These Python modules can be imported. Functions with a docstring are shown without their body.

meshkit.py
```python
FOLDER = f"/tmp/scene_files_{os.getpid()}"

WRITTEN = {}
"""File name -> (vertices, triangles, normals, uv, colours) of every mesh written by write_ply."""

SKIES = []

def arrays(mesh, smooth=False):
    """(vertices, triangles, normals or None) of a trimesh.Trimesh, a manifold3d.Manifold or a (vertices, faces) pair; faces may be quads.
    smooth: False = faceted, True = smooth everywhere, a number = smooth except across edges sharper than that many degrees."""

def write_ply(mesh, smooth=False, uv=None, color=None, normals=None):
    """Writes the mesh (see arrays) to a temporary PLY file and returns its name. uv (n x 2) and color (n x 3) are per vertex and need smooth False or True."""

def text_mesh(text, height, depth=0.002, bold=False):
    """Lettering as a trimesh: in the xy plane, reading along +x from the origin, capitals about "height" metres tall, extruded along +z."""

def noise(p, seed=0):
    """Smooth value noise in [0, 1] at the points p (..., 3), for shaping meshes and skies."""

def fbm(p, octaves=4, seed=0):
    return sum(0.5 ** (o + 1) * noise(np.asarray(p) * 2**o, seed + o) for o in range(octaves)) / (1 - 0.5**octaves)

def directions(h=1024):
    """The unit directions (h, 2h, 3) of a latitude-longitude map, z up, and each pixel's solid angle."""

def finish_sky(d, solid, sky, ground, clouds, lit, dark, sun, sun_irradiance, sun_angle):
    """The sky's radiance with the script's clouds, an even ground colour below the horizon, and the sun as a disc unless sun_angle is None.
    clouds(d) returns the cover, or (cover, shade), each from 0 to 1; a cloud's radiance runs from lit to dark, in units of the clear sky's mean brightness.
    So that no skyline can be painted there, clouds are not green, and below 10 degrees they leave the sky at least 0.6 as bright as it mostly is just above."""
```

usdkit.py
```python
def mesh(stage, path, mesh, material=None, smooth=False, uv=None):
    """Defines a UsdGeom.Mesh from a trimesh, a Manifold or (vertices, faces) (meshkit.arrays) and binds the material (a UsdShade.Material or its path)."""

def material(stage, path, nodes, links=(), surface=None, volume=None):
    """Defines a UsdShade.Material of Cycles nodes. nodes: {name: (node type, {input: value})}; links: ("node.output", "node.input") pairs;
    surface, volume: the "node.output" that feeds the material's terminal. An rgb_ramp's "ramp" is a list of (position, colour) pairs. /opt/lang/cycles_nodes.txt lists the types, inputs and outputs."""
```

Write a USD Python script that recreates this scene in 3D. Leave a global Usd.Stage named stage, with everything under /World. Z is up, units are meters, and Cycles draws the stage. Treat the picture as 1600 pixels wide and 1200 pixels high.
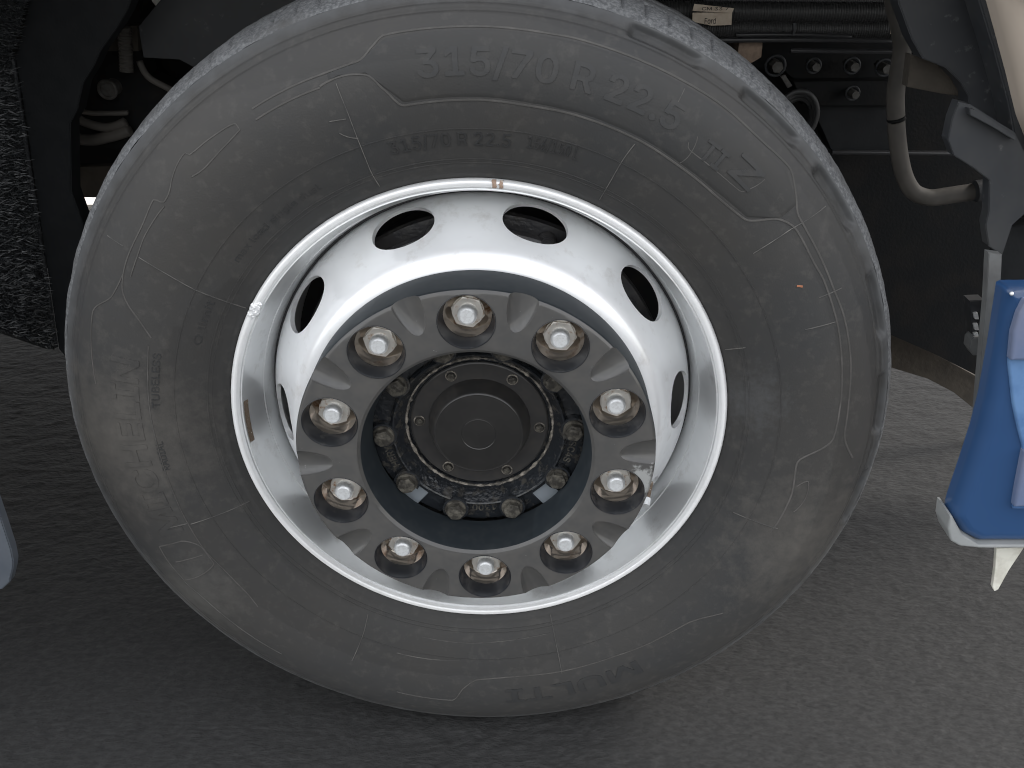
import math, random
import numpy as np, trimesh, manifold3d as m3, usdkit, meshkit
from scipy.interpolate import PchipInterpolator, CubicSpline
from shapely.geometry import Polygon
from pxr import Usd, UsdGeom, UsdLux, UsdShade, Gf, Sdf

stage = Usd.Stage.CreateInMemory()
UsdGeom.SetStageUpAxis(stage, UsdGeom.Tokens.z)
UsdGeom.SetStageMetersPerUnit(stage, 1.0)
UsdGeom.Xform.Define(stage, '/World')
UsdGeom.Scope.Define(stage, '/World/Looks')
random.seed(4); rng = np.random.default_rng(4)

# ---------------------------------------------------------------- camera, sky, sun
H = 0.495                                   # height of the wheel centre above the ground
CAM = np.array([.0657, -1.010, .5748]); PIT = .4553; YAW = .0028; FPX = 1500.; PX, PY = 838.5, 565.2
cam = UsdGeom.Camera.Define(stage, '/World/camera')
cam.AddTranslateOp().Set(Gf.Vec3d(*(CAM + [0, 0, H])))
cam.AddRotateXYZOp().Set(Gf.Vec3f(90 - math.degrees(PIT), 0, -math.degrees(YAW)))
cam.CreateHorizontalApertureAttr(36.0); cam.CreateVerticalApertureAttr(27.0)
cam.CreateFocalLengthAttr(FPX / 1600 * 36)
cam.CreateHorizontalApertureOffsetAttr(-(PX - 800) / 1600 * 36)
cam.CreateVerticalApertureOffsetAttr(-(600 - PY) / 1600 * 36)
cam.CreateClippingRangeAttr(Gf.Vec2f(.01, 500))
cam.CreateExposureAttr(1.42)
SUN = np.array([.72, .27, .66]); SUN /= np.linalg.norm(SUN)
CLOUD = (4.0, 8.5)
sky = UsdLux.DomeLight.Define(stage, '/World/sky')
sky.GetPrim().SetCustomDataByKey('kind', 'structure')
skym = usdkit.material(stage, '/World/Looks/sky_light', {
    'sky': ('sky_texture', {'sky_type': 'single_scattering', 'sun_disc': False, 'sun_elevation': float(math.asin(SUN[2])),
                            'sun_rotation': float(math.atan2(SUN[0], SUN[1])), 'air_density': 1.0, 'aerosol_density': 2.5, 'ozone_density': 1.0}),
    # an overcast of thin cloud: brighter overhead than at the horizon, soft patches
    'tc': ('texture_coordinate', {}), 'sep': ('separate_xyz', {}), 'up': ('map_range', {'from_min': -.05, 'from_max': 1.0, 'to_min': CLOUD[0], 'to_max': CLOUD[1], 'clamp': True}),
    'nz': ('noise_texture', {'scale': 2.2, 'detail': 5.}), 'patch': ('map_range', {'from_min': .3, 'from_max': .7, 'to_min': .75, 'to_max': 1.25, 'clamp': True}),
    'mul': ('math', {'math_type': 'multiply'}), 'grey': ('combine_color', {}), 'warm': ('mix_color', {'blend_type': 'multiply', 'fac': 1.0, 'b': (1.0, .985, .955)}),
    'mix': ('mix_color', {}), 'cover': ('map_range', {'from_min': 0., 'from_max': 1.0, 'to_min': .9, 'to_max': .5, 'clamp': True}),
    'bg': ('background_shader', {'strength': 0.12})},
    [('tc.generated', 'sep.vector'), ('sep.z', 'cover.value'), ('cover.result', 'mix.fac'), ('sep.z', 'up.value'), ('tc.generated', 'nz.vector'), ('nz.fac', 'patch.value'), ('up.result', 'mul.value1'), ('patch.result', 'mul.value2'),
     ('mul.value', 'grey.r'), ('mul.value', 'grey.g'), ('mul.value', 'grey.b'), ('grey.color', 'warm.a'), ('sky.color', 'mix.a'), ('warm.result', 'mix.b'), ('mix.result', 'bg.color')], surface='bg.background')
UsdShade.MaterialBindingAPI.Apply(sky.GetPrim()).Bind(skym)
sun = UsdLux.DistantLight.Define(stage, '/World/sun')
sun.CreateNormalizeAttr(True) if hasattr(sun, 'CreateNormalizeAttr') else None
sun.CreateIntensityAttr(0.2); sun.CreateAngleAttr(18.0); sun.CreateColorAttr(Gf.Vec3f(1, .96, .9))
_z = SUN; _x = np.cross([0, 0, 1], _z); _x /= np.linalg.norm(_x); _y = np.cross(_z, _x)
sun.AddTransformOp().Set(Gf.Matrix4d(*_x, 0, *_y, 0, *_z, 0, 0, 0, 6, 1))

# ---------------------------------------------------------------- places read off the photograph (1600 x 1200), wheel-centred metres
_f = np.array([math.sin(YAW) * math.cos(PIT), math.cos(YAW) * math.cos(PIT), -math.sin(PIT)])
_r = np.cross(_f, [0, 0, 1]); _r /= np.linalg.norm(_r); _u = np.cross(_r, _f)
def at(px, py, Y):
    d = _f + _r * (px - PX) / FPX + _u * (PY - py) / FPX
    return CAM + d * (Y - CAM[1]) / d[1]

# ---------------------------------------------------------------- materials
def mat(name, col, rough=.5, metal=0., col2=None, nscale=20., lo=.4, hi=.65, bump=0., bscale=300., bdist=.001, coat=0., spec=None,
        detail=5., rough2=None, stretch=(1, 1, 1), col3=None, n3=4., lo3=.5, hi3=.7, bstretch=(1, 1, 1), spot=None, aniso=0., edge=None):
    P = {'base_color': col, 'roughness': rough, 'metallic': metal}
    if coat: P['coat_weight'] = coat; P['coat_roughness'] = .08
    if spec is not None: P['specular_ior_level'] = spec
    n = {'geo': ('geometry', {}), 'p': ('principled_bsdf', P)}; l = []
    if col2 is not None:
        n['mp'] = ('mapping', {'scale': stretch}); n['nz'] = ('noise_texture', {'scale': nscale, 'detail': detail, 'roughness': .6})
        n['mr'] = ('map_range', {'from_min': lo, 'from_max': hi, 'clamp': True}); n['mx'] = ('mix_color', {'a': col, 'b': col2})
        l += [('geo.position', 'mp.vector'), ('mp.vector', 'nz.vector'), ('nz.fac', 'mr.value'), ('mr.result', 'mx.fac')]
        out = 'mx.result'
        if col3 is not None:
            n['nz3'] = ('noise_texture', {'scale': n3, 'detail': 6., 'roughness': .65})
            n['mr3'] = ('map_range', {'from_min': lo3, 'from_max': hi3, 'clamp': True}); n['mx3'] = ('mix_color', {'b': col3})
            l += [('geo.position', 'nz3.vector'), ('nz3.fac', 'mr3.value'), ('mr3.result', 'mx3.fac'), (out, 'mx3.a')]
            out = 'mx3.result'
        if edge:      # dust rubbed into the shoulder of the tyre
            n.update(em=('mapping', {'scale': (1, 0, 1), 'location': (0, 0, -H)}), el=('vector_math', {'math_type': 'length'}), en=('noise_texture', {'scale': 45., 'detail': 6.}),
                     ea=('math', {'math_type': 'multiply_add', 'value2': .016}), er=('map_range', {'from_min': .4845, 'from_max': .4965, 'clamp': True}), ex=('mix_color', {'b': edge}))
            l += [('geo.position', 'em.vector'), ('em.vector', 'el.vector1'), ('geo.position', 'en.vector'), ('en.fac', 'ea.value1'), ('el.value', 'ea.value3'), ('ea.value', 'er.value'), ('er.result', 'ex.fac'), (out, 'ex.a')]
            out = 'ex.result'
        for q, (c, rad, scol, ssc, slo) in enumerate(spot or []):      # scuffed or dusty places of their own
            k = str(q)
            n.update({'sd' + k: ('vector_math', {'math_type': 'distance', 'vector2': tuple(float(x) for x in (c + [0, 0, H]))}), 'sn' + k: ('noise_texture', {'scale': ssc, 'detail': 7., 'roughness': .7}),
                      'sm' + k: ('map_range', {'from_min': 0., 'from_max': rad, 'to_min': .36, 'to_max': -.2, 'clamp': False}), 'sa' + k: ('math', {'math_type': 'add'}),
                      'sr' + k: ('map_range', {'from_min': slo, 'from_max': slo + (.16 if slo > .5 else .6), 'clamp': True}), 'sx' + k: ('mix_color', {'b': scol})})
            l += [('geo.position', 'sd%s.vector1' % k), ('sd%s.value' % k, 'sm%s.value' % k), ('geo.position', 'sn%s.vector' % k), ('sm%s.result' % k, 'sa%s.value1' % k), ('sn%s.fac' % k, 'sa%s.value2' % k),
                  ('sa%s.value' % k, 'sr%s.value' % k), ('sr%s.result' % k, 'sx%s.fac' % k), (out, 'sx%s.a' % k)]
            out = 'sx%s.result' % k
        l.append((out, 'p.base_color'))
        if rough2 is not None:
            n['rr'] = ('mix_float', {'a': rough, 'b': rough2}); l += [('mr.result', 'rr.fac'), ('rr.result', 'p.roughness')]
    if aniso:
        P['anisotropic'] = aniso; P['anisotropic_rotation'] = 0.; n['tg'] = ('tangent', {'direction_type': 'radial', 'axis': 'y'}); l.append(('tg.tangent', 'p.tangent'))
    if bump:
        n['bm'] = ('mapping', {'scale': bstretch}); n['bn'] = ('noise_texture', {'scale': bscale, 'detail': 4.})
        n['b'] = ('bump', {'strength': bump, 'distance': bdist})
        l += [('geo.position', 'bm.vector'), ('bm.vector', 'bn.vector'), ('bn.fac', 'b.height'), ('b.normal', 'p.normal')]
    return usdkit.material(stage, '/World/Looks/' + name, n, l, surface='p.BSDF')

M = {}
M['asphalt'] = mat('asphalt', (.0165, .0165, .0165), .9, 0, (.031, .031, .031), 150., .4, .66, .55, 170., .006, stretch=(.5, 1, 1), bstretch=(.5, 1, 1))
M['rubber'] = mat('tyre_rubber', (.0225, .023, .0235), .56, 0, (.031, .029, .0265), 5., .35, .7, .25, 500., .0006, col3=(.054, .051, .047), n3=70., lo3=.53, hi3=.85, edge=(.064, .066, .068), spot=[(at(200, 680, -.02), .15, (.074, .069, .062), 55., .42), (at(1250, 850, -.02), .15, (.072, .067, .060), 50., .42), (at(300, 930, -.02), .10, (.062, .060, .056), 60., .42), (at(1165, 640, -.03), .07, (.062, .064, .066), 90., .42)])
M['tread'] = mat('dusty_tread_rubber', (.085, .088, .092), .9, 0, (.19, .195, .20), 260., .4, .68, .7, 420., .0018, col3=(.08, .08, .08), n3=14., lo3=.5, hi3=.7)
M['ridge'] = mat('rubbed_rubber_ridge', (.048, .046, .043), .6, 0, (.09, .085, .08), 30., .45, .75)
M['flash'] = mat('mould_flash_rubber', (.13, .125, .115), .7, 0, (.055, .054, .052), 40., .35, .6)
M['letter'] = mat('raised_rubber_letter', (.019, .0195, .020), .5, 0, (.028, .027, .026), 60., .45, .75)
M['silver'] = mat('silver_wheel_paint', (.86, .87, .88), .30, .50, (.80, .81, .815), 14., .45, .75, .12, 900., .0002, rough2=.34, col3=(.60, .585, .56), n3=38., lo3=.56, hi3=.85)
M['barrel'] = mat('satin_rim_barrel', (.77, .785, .79), .34, .78, (.69, .70, .705), 14., .45, .75, .12, 900., .0002, rough2=.40, col3=(.5, .49, .47), n3=38., lo3=.56, hi3=.85)
M['lip'] = mat('bright_rim_lip', (.88, .885, .885), .32, .35, (.76, .76, .75), 60., .5, .75, rough2=.45)
M['seam'] = mat('dark_joint_sealer', (.02, .02, .022), .5)
M['ring'] = mat('dark_grey_ring_paint', (.043, .0425, .0415), .36, 0, (.054, .052, .049), 55., .4, .68, .1, 700., .0002, coat=.5, rough2=.42, col3=(.20, .20, .195), n3=150., lo3=.70, hi3=.76, spot=[(at(1003, 752, -.083), .034, (.24, .245, .24), 140., .52)])
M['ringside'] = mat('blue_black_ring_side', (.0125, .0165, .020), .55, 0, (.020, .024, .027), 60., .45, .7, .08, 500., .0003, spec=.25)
M['orange'] = mat('orange_paint_fleck', (.30, .12, .06), .7)
M['panel'] = mat('smooth_dark_rubber', (.0155, .0158, .016), .5, 0, (.021, .020, .0185), 9., .4, .7, .2, 500., .0005, col3=(.046, .043, .040), n3=60., lo3=.56, hi3=.85)
M['cup'] = mat('dull_chrome', (.42, .385, .35), .08, 1., (.26, .18, .13), 40., .58, .74, .06, 110., .0008, rough2=.25)
M['well'] = mat('gloss_black_well', (.010, .011, .013), .2, 0, (.03, .03, .03), 90., .6, .72, .08, 200., .0006)
M['nut'] = mat('rusty_zinc_nut', (.74, .71, .66), .34, .6, (.36, .22, .13), 120., .56, .70, rough2=.7)
M['stud'] = mat('bright_zinc_stud', (.80, .82, .83), .38, .6, (.66, .67, .67), 300., .45, .7, .3, 900., .0004)
M['hub'] = mat('greasy_black_hub', (.007, .008, .0095), .2, 0, (.030, .027, .022), 85., .54, .72, .55, 160., .003, coat=.5, rough2=.6)
M['hubedge'] = mat('worn_hub_edge', (.07, .064, .055), .5, .1, (.30, .27, .23), 130., .44, .6, .9, 260., .003)
M['hubbolt'] = mat('oily_hub_bolt', (.045, .042, .037), .32, .5, (.13, .12, .10), 110., .45, .65, .6, 300., .002, rough2=.6)
M['plate'] = mat('black_cap_plate', (.020, .0195, .0195), .34, .1, (.030, .028, .026), 90., .4, .7, coat=.3)
M['capface'] = mat('turned_dark_cap', (.070, .069, .068), .2, .9, (.085, .083, .081), 40., .4, .7, aniso=.6)
M['silverplate'] = mat('bare_blue_grey_steel', (.26, .29, .32), .35, .3)
M['drum'] = mat('dark_brake_drum', (.03, .03, .033), .3, 0, (.06, .056, .052), 40., .4, .7, .4, 200., .002)
M['rust'] = mat('scuffed_rust_patch', (.13, .095, .068), .85, 0, (.50, .46, .41), 330., .60, .66, .8, 300., .002)
M['rustmark'] = mat('brown_paint_drip', (.33, .23, .17), .6, 0, (.62, .56, .5), 200., .5, .7)
M['black'] = mat('black_plastic', (.007, .008, .009), .6, 0, (.011, .012, .013), 30., .4, .7, .2, 300., .001, spec=.2)
M['chassis'] = mat('dark_chassis_paint', (.0045, .005, .0055), .6, 0, (.009, .008, .0072), 22., .45, .7, .3, 200., .002, spec=.15)
M['bracket'] = mat('grey_dusty_plastic', (.013, .0145, .017), .55, 0, (.023, .024, .025), 18., .45, .7, col3=(.07, .07, .07), n3=60., lo3=.62, hi3=.72)
M['pipe'] = mat('black_pipe', (.02, .02, .021), .3)
M['conduit'] = mat('corrugated_conduit', (.022, .022, .022), .5)
M['hose'] = mat('dusty_brown_hose', (.075, .068, .060), .7, 0, (.050, .046, .040), 30., .4, .7)
M['strip'] = mat('grey_edge_strip', (.12, .125, .125), .6, 0, (.08, .08, .08), 25., .4, .7)
M['brown'] = mat('brown_dust', (.055, .046, .036), .9, 0, (.033, .028, .022), 18., .4, .7, .4, 90., .004)
M['flap'] = mat('anti_spray_mat', (.010, .011, .012), .7)
M['bristle'] = mat('anti_spray_bristle', (.020, .022, .024), .3, 0, (.12, .125, .125), 160., .52, .68)
M['paper'] = mat('aged_paper_tag', (.48, .41, .33), .85, 0, (.38, .31, .24), 60., .4, .7)
M['ink'] = mat('black_ink', (.03, .028, .026), .8)
M['amber'] = mat('brown_hex_plug', (.24, .17, .12), .6, 0, (.13, .09, .065), 70., .4, .65)
M['steel'] = mat('dull_steel', (.075, .072, .068), .6, .3, (.04, .036, .03), 120., .4, .65)
M['whitebit'] = mat('white_plastic', (.78, .77, .72), .5)
M['blue'] = mat('blue_truck_paint', (.013, .040, .104), .33, 0, (.016, .046, .114), 6., .4, .7, coat=.4)
M['lens'] = mat('pale_lamp_lens', (.14, .155, .22), .3, 0, (.10, .13, .21), 9., .4, .62, coat=.5)
M['lensmid'] = mat('blue_tinted_lens', (.05, .11, .24), .2, 0, (.10, .19, .35), 12., .42, .62, coat=.5)
M['trim'] = mat('pale_grey_plastic', (.27, .28, .28), .5, 0, (.22, .23, .23), 20., .4, .7)
M['spike'] = mat('offwhite_rubber', (.66, .65, .58), .6, 0, (.45, .43, .37), 30., .5, .72)
M['beige'] = mat('beige_cab_paint', (.50, .43, .36), .4, 0, None, coat=.2)
M['step'] = mat('blue_grey_plastic', (.060, .068, .080), .5, 0, (.04, .048, .06), 14., .4, .7)
M['concrete'] = mat('pale_concrete', (.80, .78, .74), .85)

# ---------------------------------------------------------------- helpers
used = {}
def numbered(parent, name):
    k = (parent, name); n = used.get(k, 0); used[k] = n + 1
    return name if n == 0 else '%s_%03d' % (name, n)
BASE = {}
def thing(name, label, cat, loc=(0, 0, 0), group=None):
    p = '/World/' + numbered('/World', name)
    x = UsdGeom.Xform.Define(stage, p); x.AddTranslateOp().Set(Gf.Vec3d(*loc))
    x.GetPrim().SetCustomDataByKey('label', label); x.GetPrim().SetCustomDataByKey('category', cat)
    if group: x.GetPrim().SetCustomDataByKey('group', group)
    BASE[p] = np.array(loc, float); return p
def arr(mesh):
    if hasattr(mesh, 'to_mesh'):
        q = mesh.to_mesh(); return np.array(q.vert_properties[:, :3], float), np.array(q.tri_verts)
    if isinstance(mesh, trimesh.Trimesh): return np.array(mesh.vertices), np.array(mesh.faces)
    v, f = mesh; f = np.asarray(f)
    if f.shape[1] == 4: f = np.vstack([f[:, [0, 1, 2]], f[:, [0, 2, 3]]])
    return np.asarray(v, float), f
def part(parent, name, mesh, m, smooth=30, label=None, kind=None):
    """mesh in wheel-centred metres; placed under parent (a thing or a part of it)"""
    v, f = arr(mesh)
    if parent.count('/') >= 4: parent = parent.rsplit('/', 1)[0]     # never deeper than thing > part > sub-part
    root = max((b for b in BASE if (parent + '/').startswith(b + '/')), key=len)
    v = v + [0, 0, H] - BASE[root]
    path = parent + '/' + numbered(parent, name)
    g = usdkit.mesh(stage, path, (v, f), M[m], smooth=smooth)
    if label: g.GetPrim().SetCustomDataByKey('label', label)
    if kind: g.GetPrim().SetCustomDataByKey('kind', kind)
    return path
def join(*ms):
    vs, fs, n = [], [], 0
    for q in ms:
        v, f = arr(q); vs.append(v); fs.append(f + n); n += len(v)
    return np.vstack(vs), np.vstack(fs)
def rev_solid(prof, seg=192):
    """closed (y, r) outline turned about the wheel's axle, as a Manifold"""
    c = m3.CrossSection([[(r, y) for y, r in prof]], m3.FillRule.NonZero)
    return m3.Manifold.revolve(c, seg).rotate((-90, 0, 0))
def rev_sheet(prof, seg=256, dth=None):
    prof = np.asarray(prof, float); n = len(prof); t = np.linspace(0, 2 * np.pi, seg, endpoint=False)
    v = np.stack([prof[None, :, 1] * np.sin(t)[:, None], np.repeat(prof[None, :, 0], seg, 0), prof[None, :, 1] * np.cos(t)[:, None]], -1).reshape(-1, 3)
    i, j = np.meshgrid(np.arange(seg), np.arange(n - 1), indexing='ij'); i2 = (i + 1) % seg
    f = np.stack([i * n + j, i * n + j + 1, i2 * n + j + 1, i2 * n + j], -1).reshape(-1, 4)
    return v, f
def spl(pts, n):
    p = np.asarray(pts, float); s = np.r_[0, np.cumsum(np.linalg.norm(np.diff(p, axis=0), axis=1))]
    q = np.linspace(0, s[-1], n)
    return np.stack([PchipInterpolator(s, p[:, k])(q) for k in range(p.shape[1])], 1)
def pol(R, deg, y):
    a = math.radians(deg); return np.array([R * math.sin(a), y, R * math.cos(a)])
def cyl_y(y0, y1, r0, r1=None, at_=(0, 0, 0), seg=32):
    """a (tapered) cylinder along the axle direction from y0 to y1"""
    return m3.Manifold.cylinder(y1 - y0, r0, r0 if r1 is None else r1, seg).rotate((-90, 0, 0)).translate((at_[0], y0, at_[2]))
def hexnut(y0, y1, af, c, turn=0.):
    R = af / math.sqrt(3)
    h = m3.Manifold.cylinder(y1 - y0, R, R, 6).rotate((0, 0, turn))
    k = m3.Manifold.cylinder(y1 - y0, R * .86 , R * .86 + (y1 - y0) * 1.9, 48)     # chamfered front corners
    return (h ^ k).rotate((-90, 0, 0)).translate((c[0], y0, c[2]))
def tube(path, r, seg=12, closed=False, ribs=0, amp=0., caps=True):
    p = np.asarray(path, float)
    if not closed and len(p) > 2 and not ribs:
        s = np.r_[0, np.cumsum(np.linalg.norm(np.diff(p, axis=0), axis=1))]; q = np.linspace(0, s[-1], max(12, 6 * len(p)))
        p = np.stack([PchipInterpolator(s, p[:, k])(q) for k in range(3)], 1)
    if ribs: p = np.stack([np.interp(np.linspace(0, 1, ribs * 4), np.linspace(0, 1, len(p)), p[:, k]) for k in range(3)], 1)
    n = len(p); T = np.gradient(p, axis=0) if not closed else np.roll(p, -1, 0) - np.roll(p, 1, 0)
    T /= np.linalg.norm(T, axis=1, keepdims=True)
    a = np.array([0, 1., 0]) if abs(T[0][1]) < .8 else np.array([1., 0, 0])
    N = np.cross(T, a); N /= np.linalg.norm(N, axis=1, keepdims=True); B = np.cross(T, N)
    t = np.linspace(0, 2 * np.pi, seg, endpoint=False)
    rr = np.full(n, float(r)) if not ribs else r + amp * np.array([0, .9, 1, .9] * (n // 4))
    v = (p[:, None] + rr[:, None, None] * (np.cos(t)[None, :, None] * N[:, None] + np.sin(t)[None, :, None] * B[:, None])).reshape(-1, 3)
    f = []
    for i in range(n if closed else n - 1):
        k = (i + 1) % n
        for j in range(seg): f.append((i * seg + j, i * seg + (j + 1) % seg, k * seg + (j + 1) % seg, k * seg + j))
    f = np.array(f); f = np.vstack([f[:, [0, 1, 2]], f[:, [0, 2, 3]]])
    if caps and not closed:
        v = np.vstack([v, p[0], p[-1]]); e = len(v) - 2
        c0 = [(e, (j + 1) % seg, j) for j in range(seg)]; b = (n - 1) * seg
        c1 = [(e + 1, b + j, b + (j + 1) % seg) for j in range(seg)]
        f = np.vstack([f, c0, c1])
    return v, f[:, ::-1]
def plate(pts, Y, thick=.02, bev=.003, world=False):
    """a slab with rounded edges standing in the plane y = Y, outline read off the photograph"""
    q = np.array([at(x, y, Y) for x, y in pts]) if not world else np.asarray(pts, float)
    pg = Polygon(q[:, [0, 2]]).buffer(0)
    layers = [(0, bev), (bev * .3, bev * .3), (bev, 0), (thick, 0)]
    out = m3.Manifold()
    zs = []
    for (d0, i0), (d1, i1) in zip(layers[:-1], layers[1:]):
        a = pg.buffer(-i0).buffer(0); g = a if a.geom_type == 'Polygon' else max(a.geoms, key=lambda z: z.area)
        b = pg.buffer(-i1).buffer(0); b = b if b.geom_type == 'Polygon' else max(b.geoms, key=lambda z: z.area)
        zs.append((d0, d1, g, b))
    ms = []
    for d0, d1, a, b in zs:      # stepped slabs, the steps far below a pixel
        g = b if a.area < b.area else a
        c = m3.CrossSection([list(g.exterior.coords)[:-1]] + [list(h.coords)[:-1] for h in g.interiors], m3.FillRule.EvenOdd)
        ms.append(m3.Manifold.extrude(c, d1 - d0).translate((0, 0, d0)))
    m = m3.Manifold.batch_boolean(ms, m3.OpType.Add)
    return m.mirror((0, 0, 1)).rotate((90, 0, 0)).translate((0, Y, 0)) if False else _xz(m, Y)
def _xz(m, Y):
    v, f = arr(m); w = np.stack([v[:, 0], Y + v[:, 2], v[:, 1]], 1); return w, f[:, ::-1]
def box(lo, hi):
    b = trimesh.creation.box(np.subtract(hi, lo)); b.apply_translation((np.add(lo, hi)) / 2); return b

# ---------------------------------------------------------------- the ground
def structure(name, mesh, m, smooth=False):
    v, f = arr(mesh); g = usdkit.mesh(stage, '/World/' + name, (v + [0, 0, H], f), M[m], smooth=smooth)
    g.GetPrim().SetCustomDataByKey('kind', 'structure'); return g
def ground_sheet(x0, x1, y0, y1, z, n, m_, amp):
    x, y = np.meshgrid(np.linspace(x0, x1, n), np.linspace(y0, y1, m_), indexing='ij')
    p = np.stack([x, y, 0 * x], -1)
    h = amp * .8 * (meshkit.fbm(p * [45, 85, 1], 3, 3) - .5) + amp * .6 * (meshkit.fbm(p * [5, 9, 1], 3, 8) - .5)
    v = np.stack([x, y, z + h], -1).reshape(-1, 3)
    i, j = np.meshgrid(np.arange(n - 1), np.arange(m_ - 1), indexing='ij'); a = i * m_ + j
    return v, np.stack([a, a + m_, a + m_ + 1, a + 1], -1).reshape(-1, 4)
structure('ground', ground_sheet(-1.6, 1.7, -.35, 2.1, -H - .001, 560, 460, .006), 'asphalt', True)
big = []
for lo, hi in (((-120, -120), (120, -.35)), ((-120, 2.1), (120, 200)), ((-120, -.35), (-1.6, 2.1)), ((1.7, -.35), (120, 2.1))):
    big.append((np.array([(lo[0], lo[1], -H - .001), (hi[0], lo[1], -H - .001), (hi[0], hi[1], -H - .001), (lo[0], hi[1], -H - .001)]), np.array([(0, 1, 2, 3)])))
structure('road', join(*big), 'asphalt')

# ---------------------------------------------------------------- the wheel
TR = thing('truck', 'truck with a silver-rimmed wheel, dark wheel arch and blue bumper corner', 'truck', (0, .6, 0))
W = TR + '/wheel'
_w = UsdGeom.Xform.Define(stage, W); _w.AddTranslateOp().Set(Gf.Vec3d(0, .126 - .6, 0)); BASE[W] = np.array([0, .126, 0])
_w.GetPrim().SetCustomDataByKey('label', 'worn grey tyre on a silver steel rim with a dark ring of ten lug nuts')

# tyre: sidewall profile as (y, r)
SW = np.array([(.016, .2945), (.006, .2985), (.0005, .3045), (-.006, .316), (-.014, .333), (-.0215, .355), (-.0275, .381), (-.0295, .405), (-.0275, .429),
               (-.0215, .450), (-.0135, .466), (-.0065, .4765), (-.0015, .4835), (.003, .4885)])
_s = np.r_[0, np.cumsum(np.linalg.norm(np.diff(SW, axis=0), axis=1))]
SY, SR = CubicSpline(_s, SW[:, 0]), CubicSpline(_s, SW[:, 1])
_q = np.linspace(0, _s[-1], 2000); _qr, _qy = SR(_q), SY(_q)
def wall(r):
    """y and the outward normal (ny, nr) of the sidewall at radius r"""
    r = np.asarray(r, float); s = np.interp(r, _qr, _q); y = SY(s); ty, tr = SY(s, 1), SR(s, 1)
    l = np.hypot(ty, tr); return y, -tr / l, ty / l
def onwall(th, r, h):
    y, ny, nr = wall(r); R = r + nr * h
    return np.stack([R * np.sin(th), y + ny * h, R * np.cos(th)], -1)
def px_wall(px, py):
    Y = -.02
    for _ in range(12):
        p = at(px, py, Y); r = math.hypot(p[0], p[2]); Y = float(wall(min(max(r, .296), .488))[0])
    return math.atan2(p[0], p[2]), min(r, .4875)
NS = 1440
th = np.linspace(0, 2 * np.pi, NS, endpoint=False)
sv = np.r_[np.linspace(0, _s[-1] * .15, 12), np.linspace(_s[-1] * .15, _s[-1] * .84, 56)[1:], np.linspace(_s[-1] * .84, _s[-1], 36)[1:]]
rp = SR(sv)
T, R_ = np.meshgrid(th, rp, indexing='ij')
h = .00035 * (meshkit.fbm(np.stack([np.sin(T) * R_, np.cos(T) * R_, 0 * T], -1) * 40, 4, 5) - .5)
h = h - .0011 * np.exp(-((R_ - .4715) / .0016) ** 2) - .0009 * np.exp(-((R_ - .4785) / .0013) ** 2) - .0006 * np.exp(-((R_ - .312) / .002) ** 2)
def bar(x, a, b, s): return 1 / (1 + np.exp(-np.clip((x - a) / s, -40, 40))) / (1 + np.exp(np.clip((x - b) / s, -40, 40)))
deg = (np.degrees(T) + 360) % 360
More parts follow.
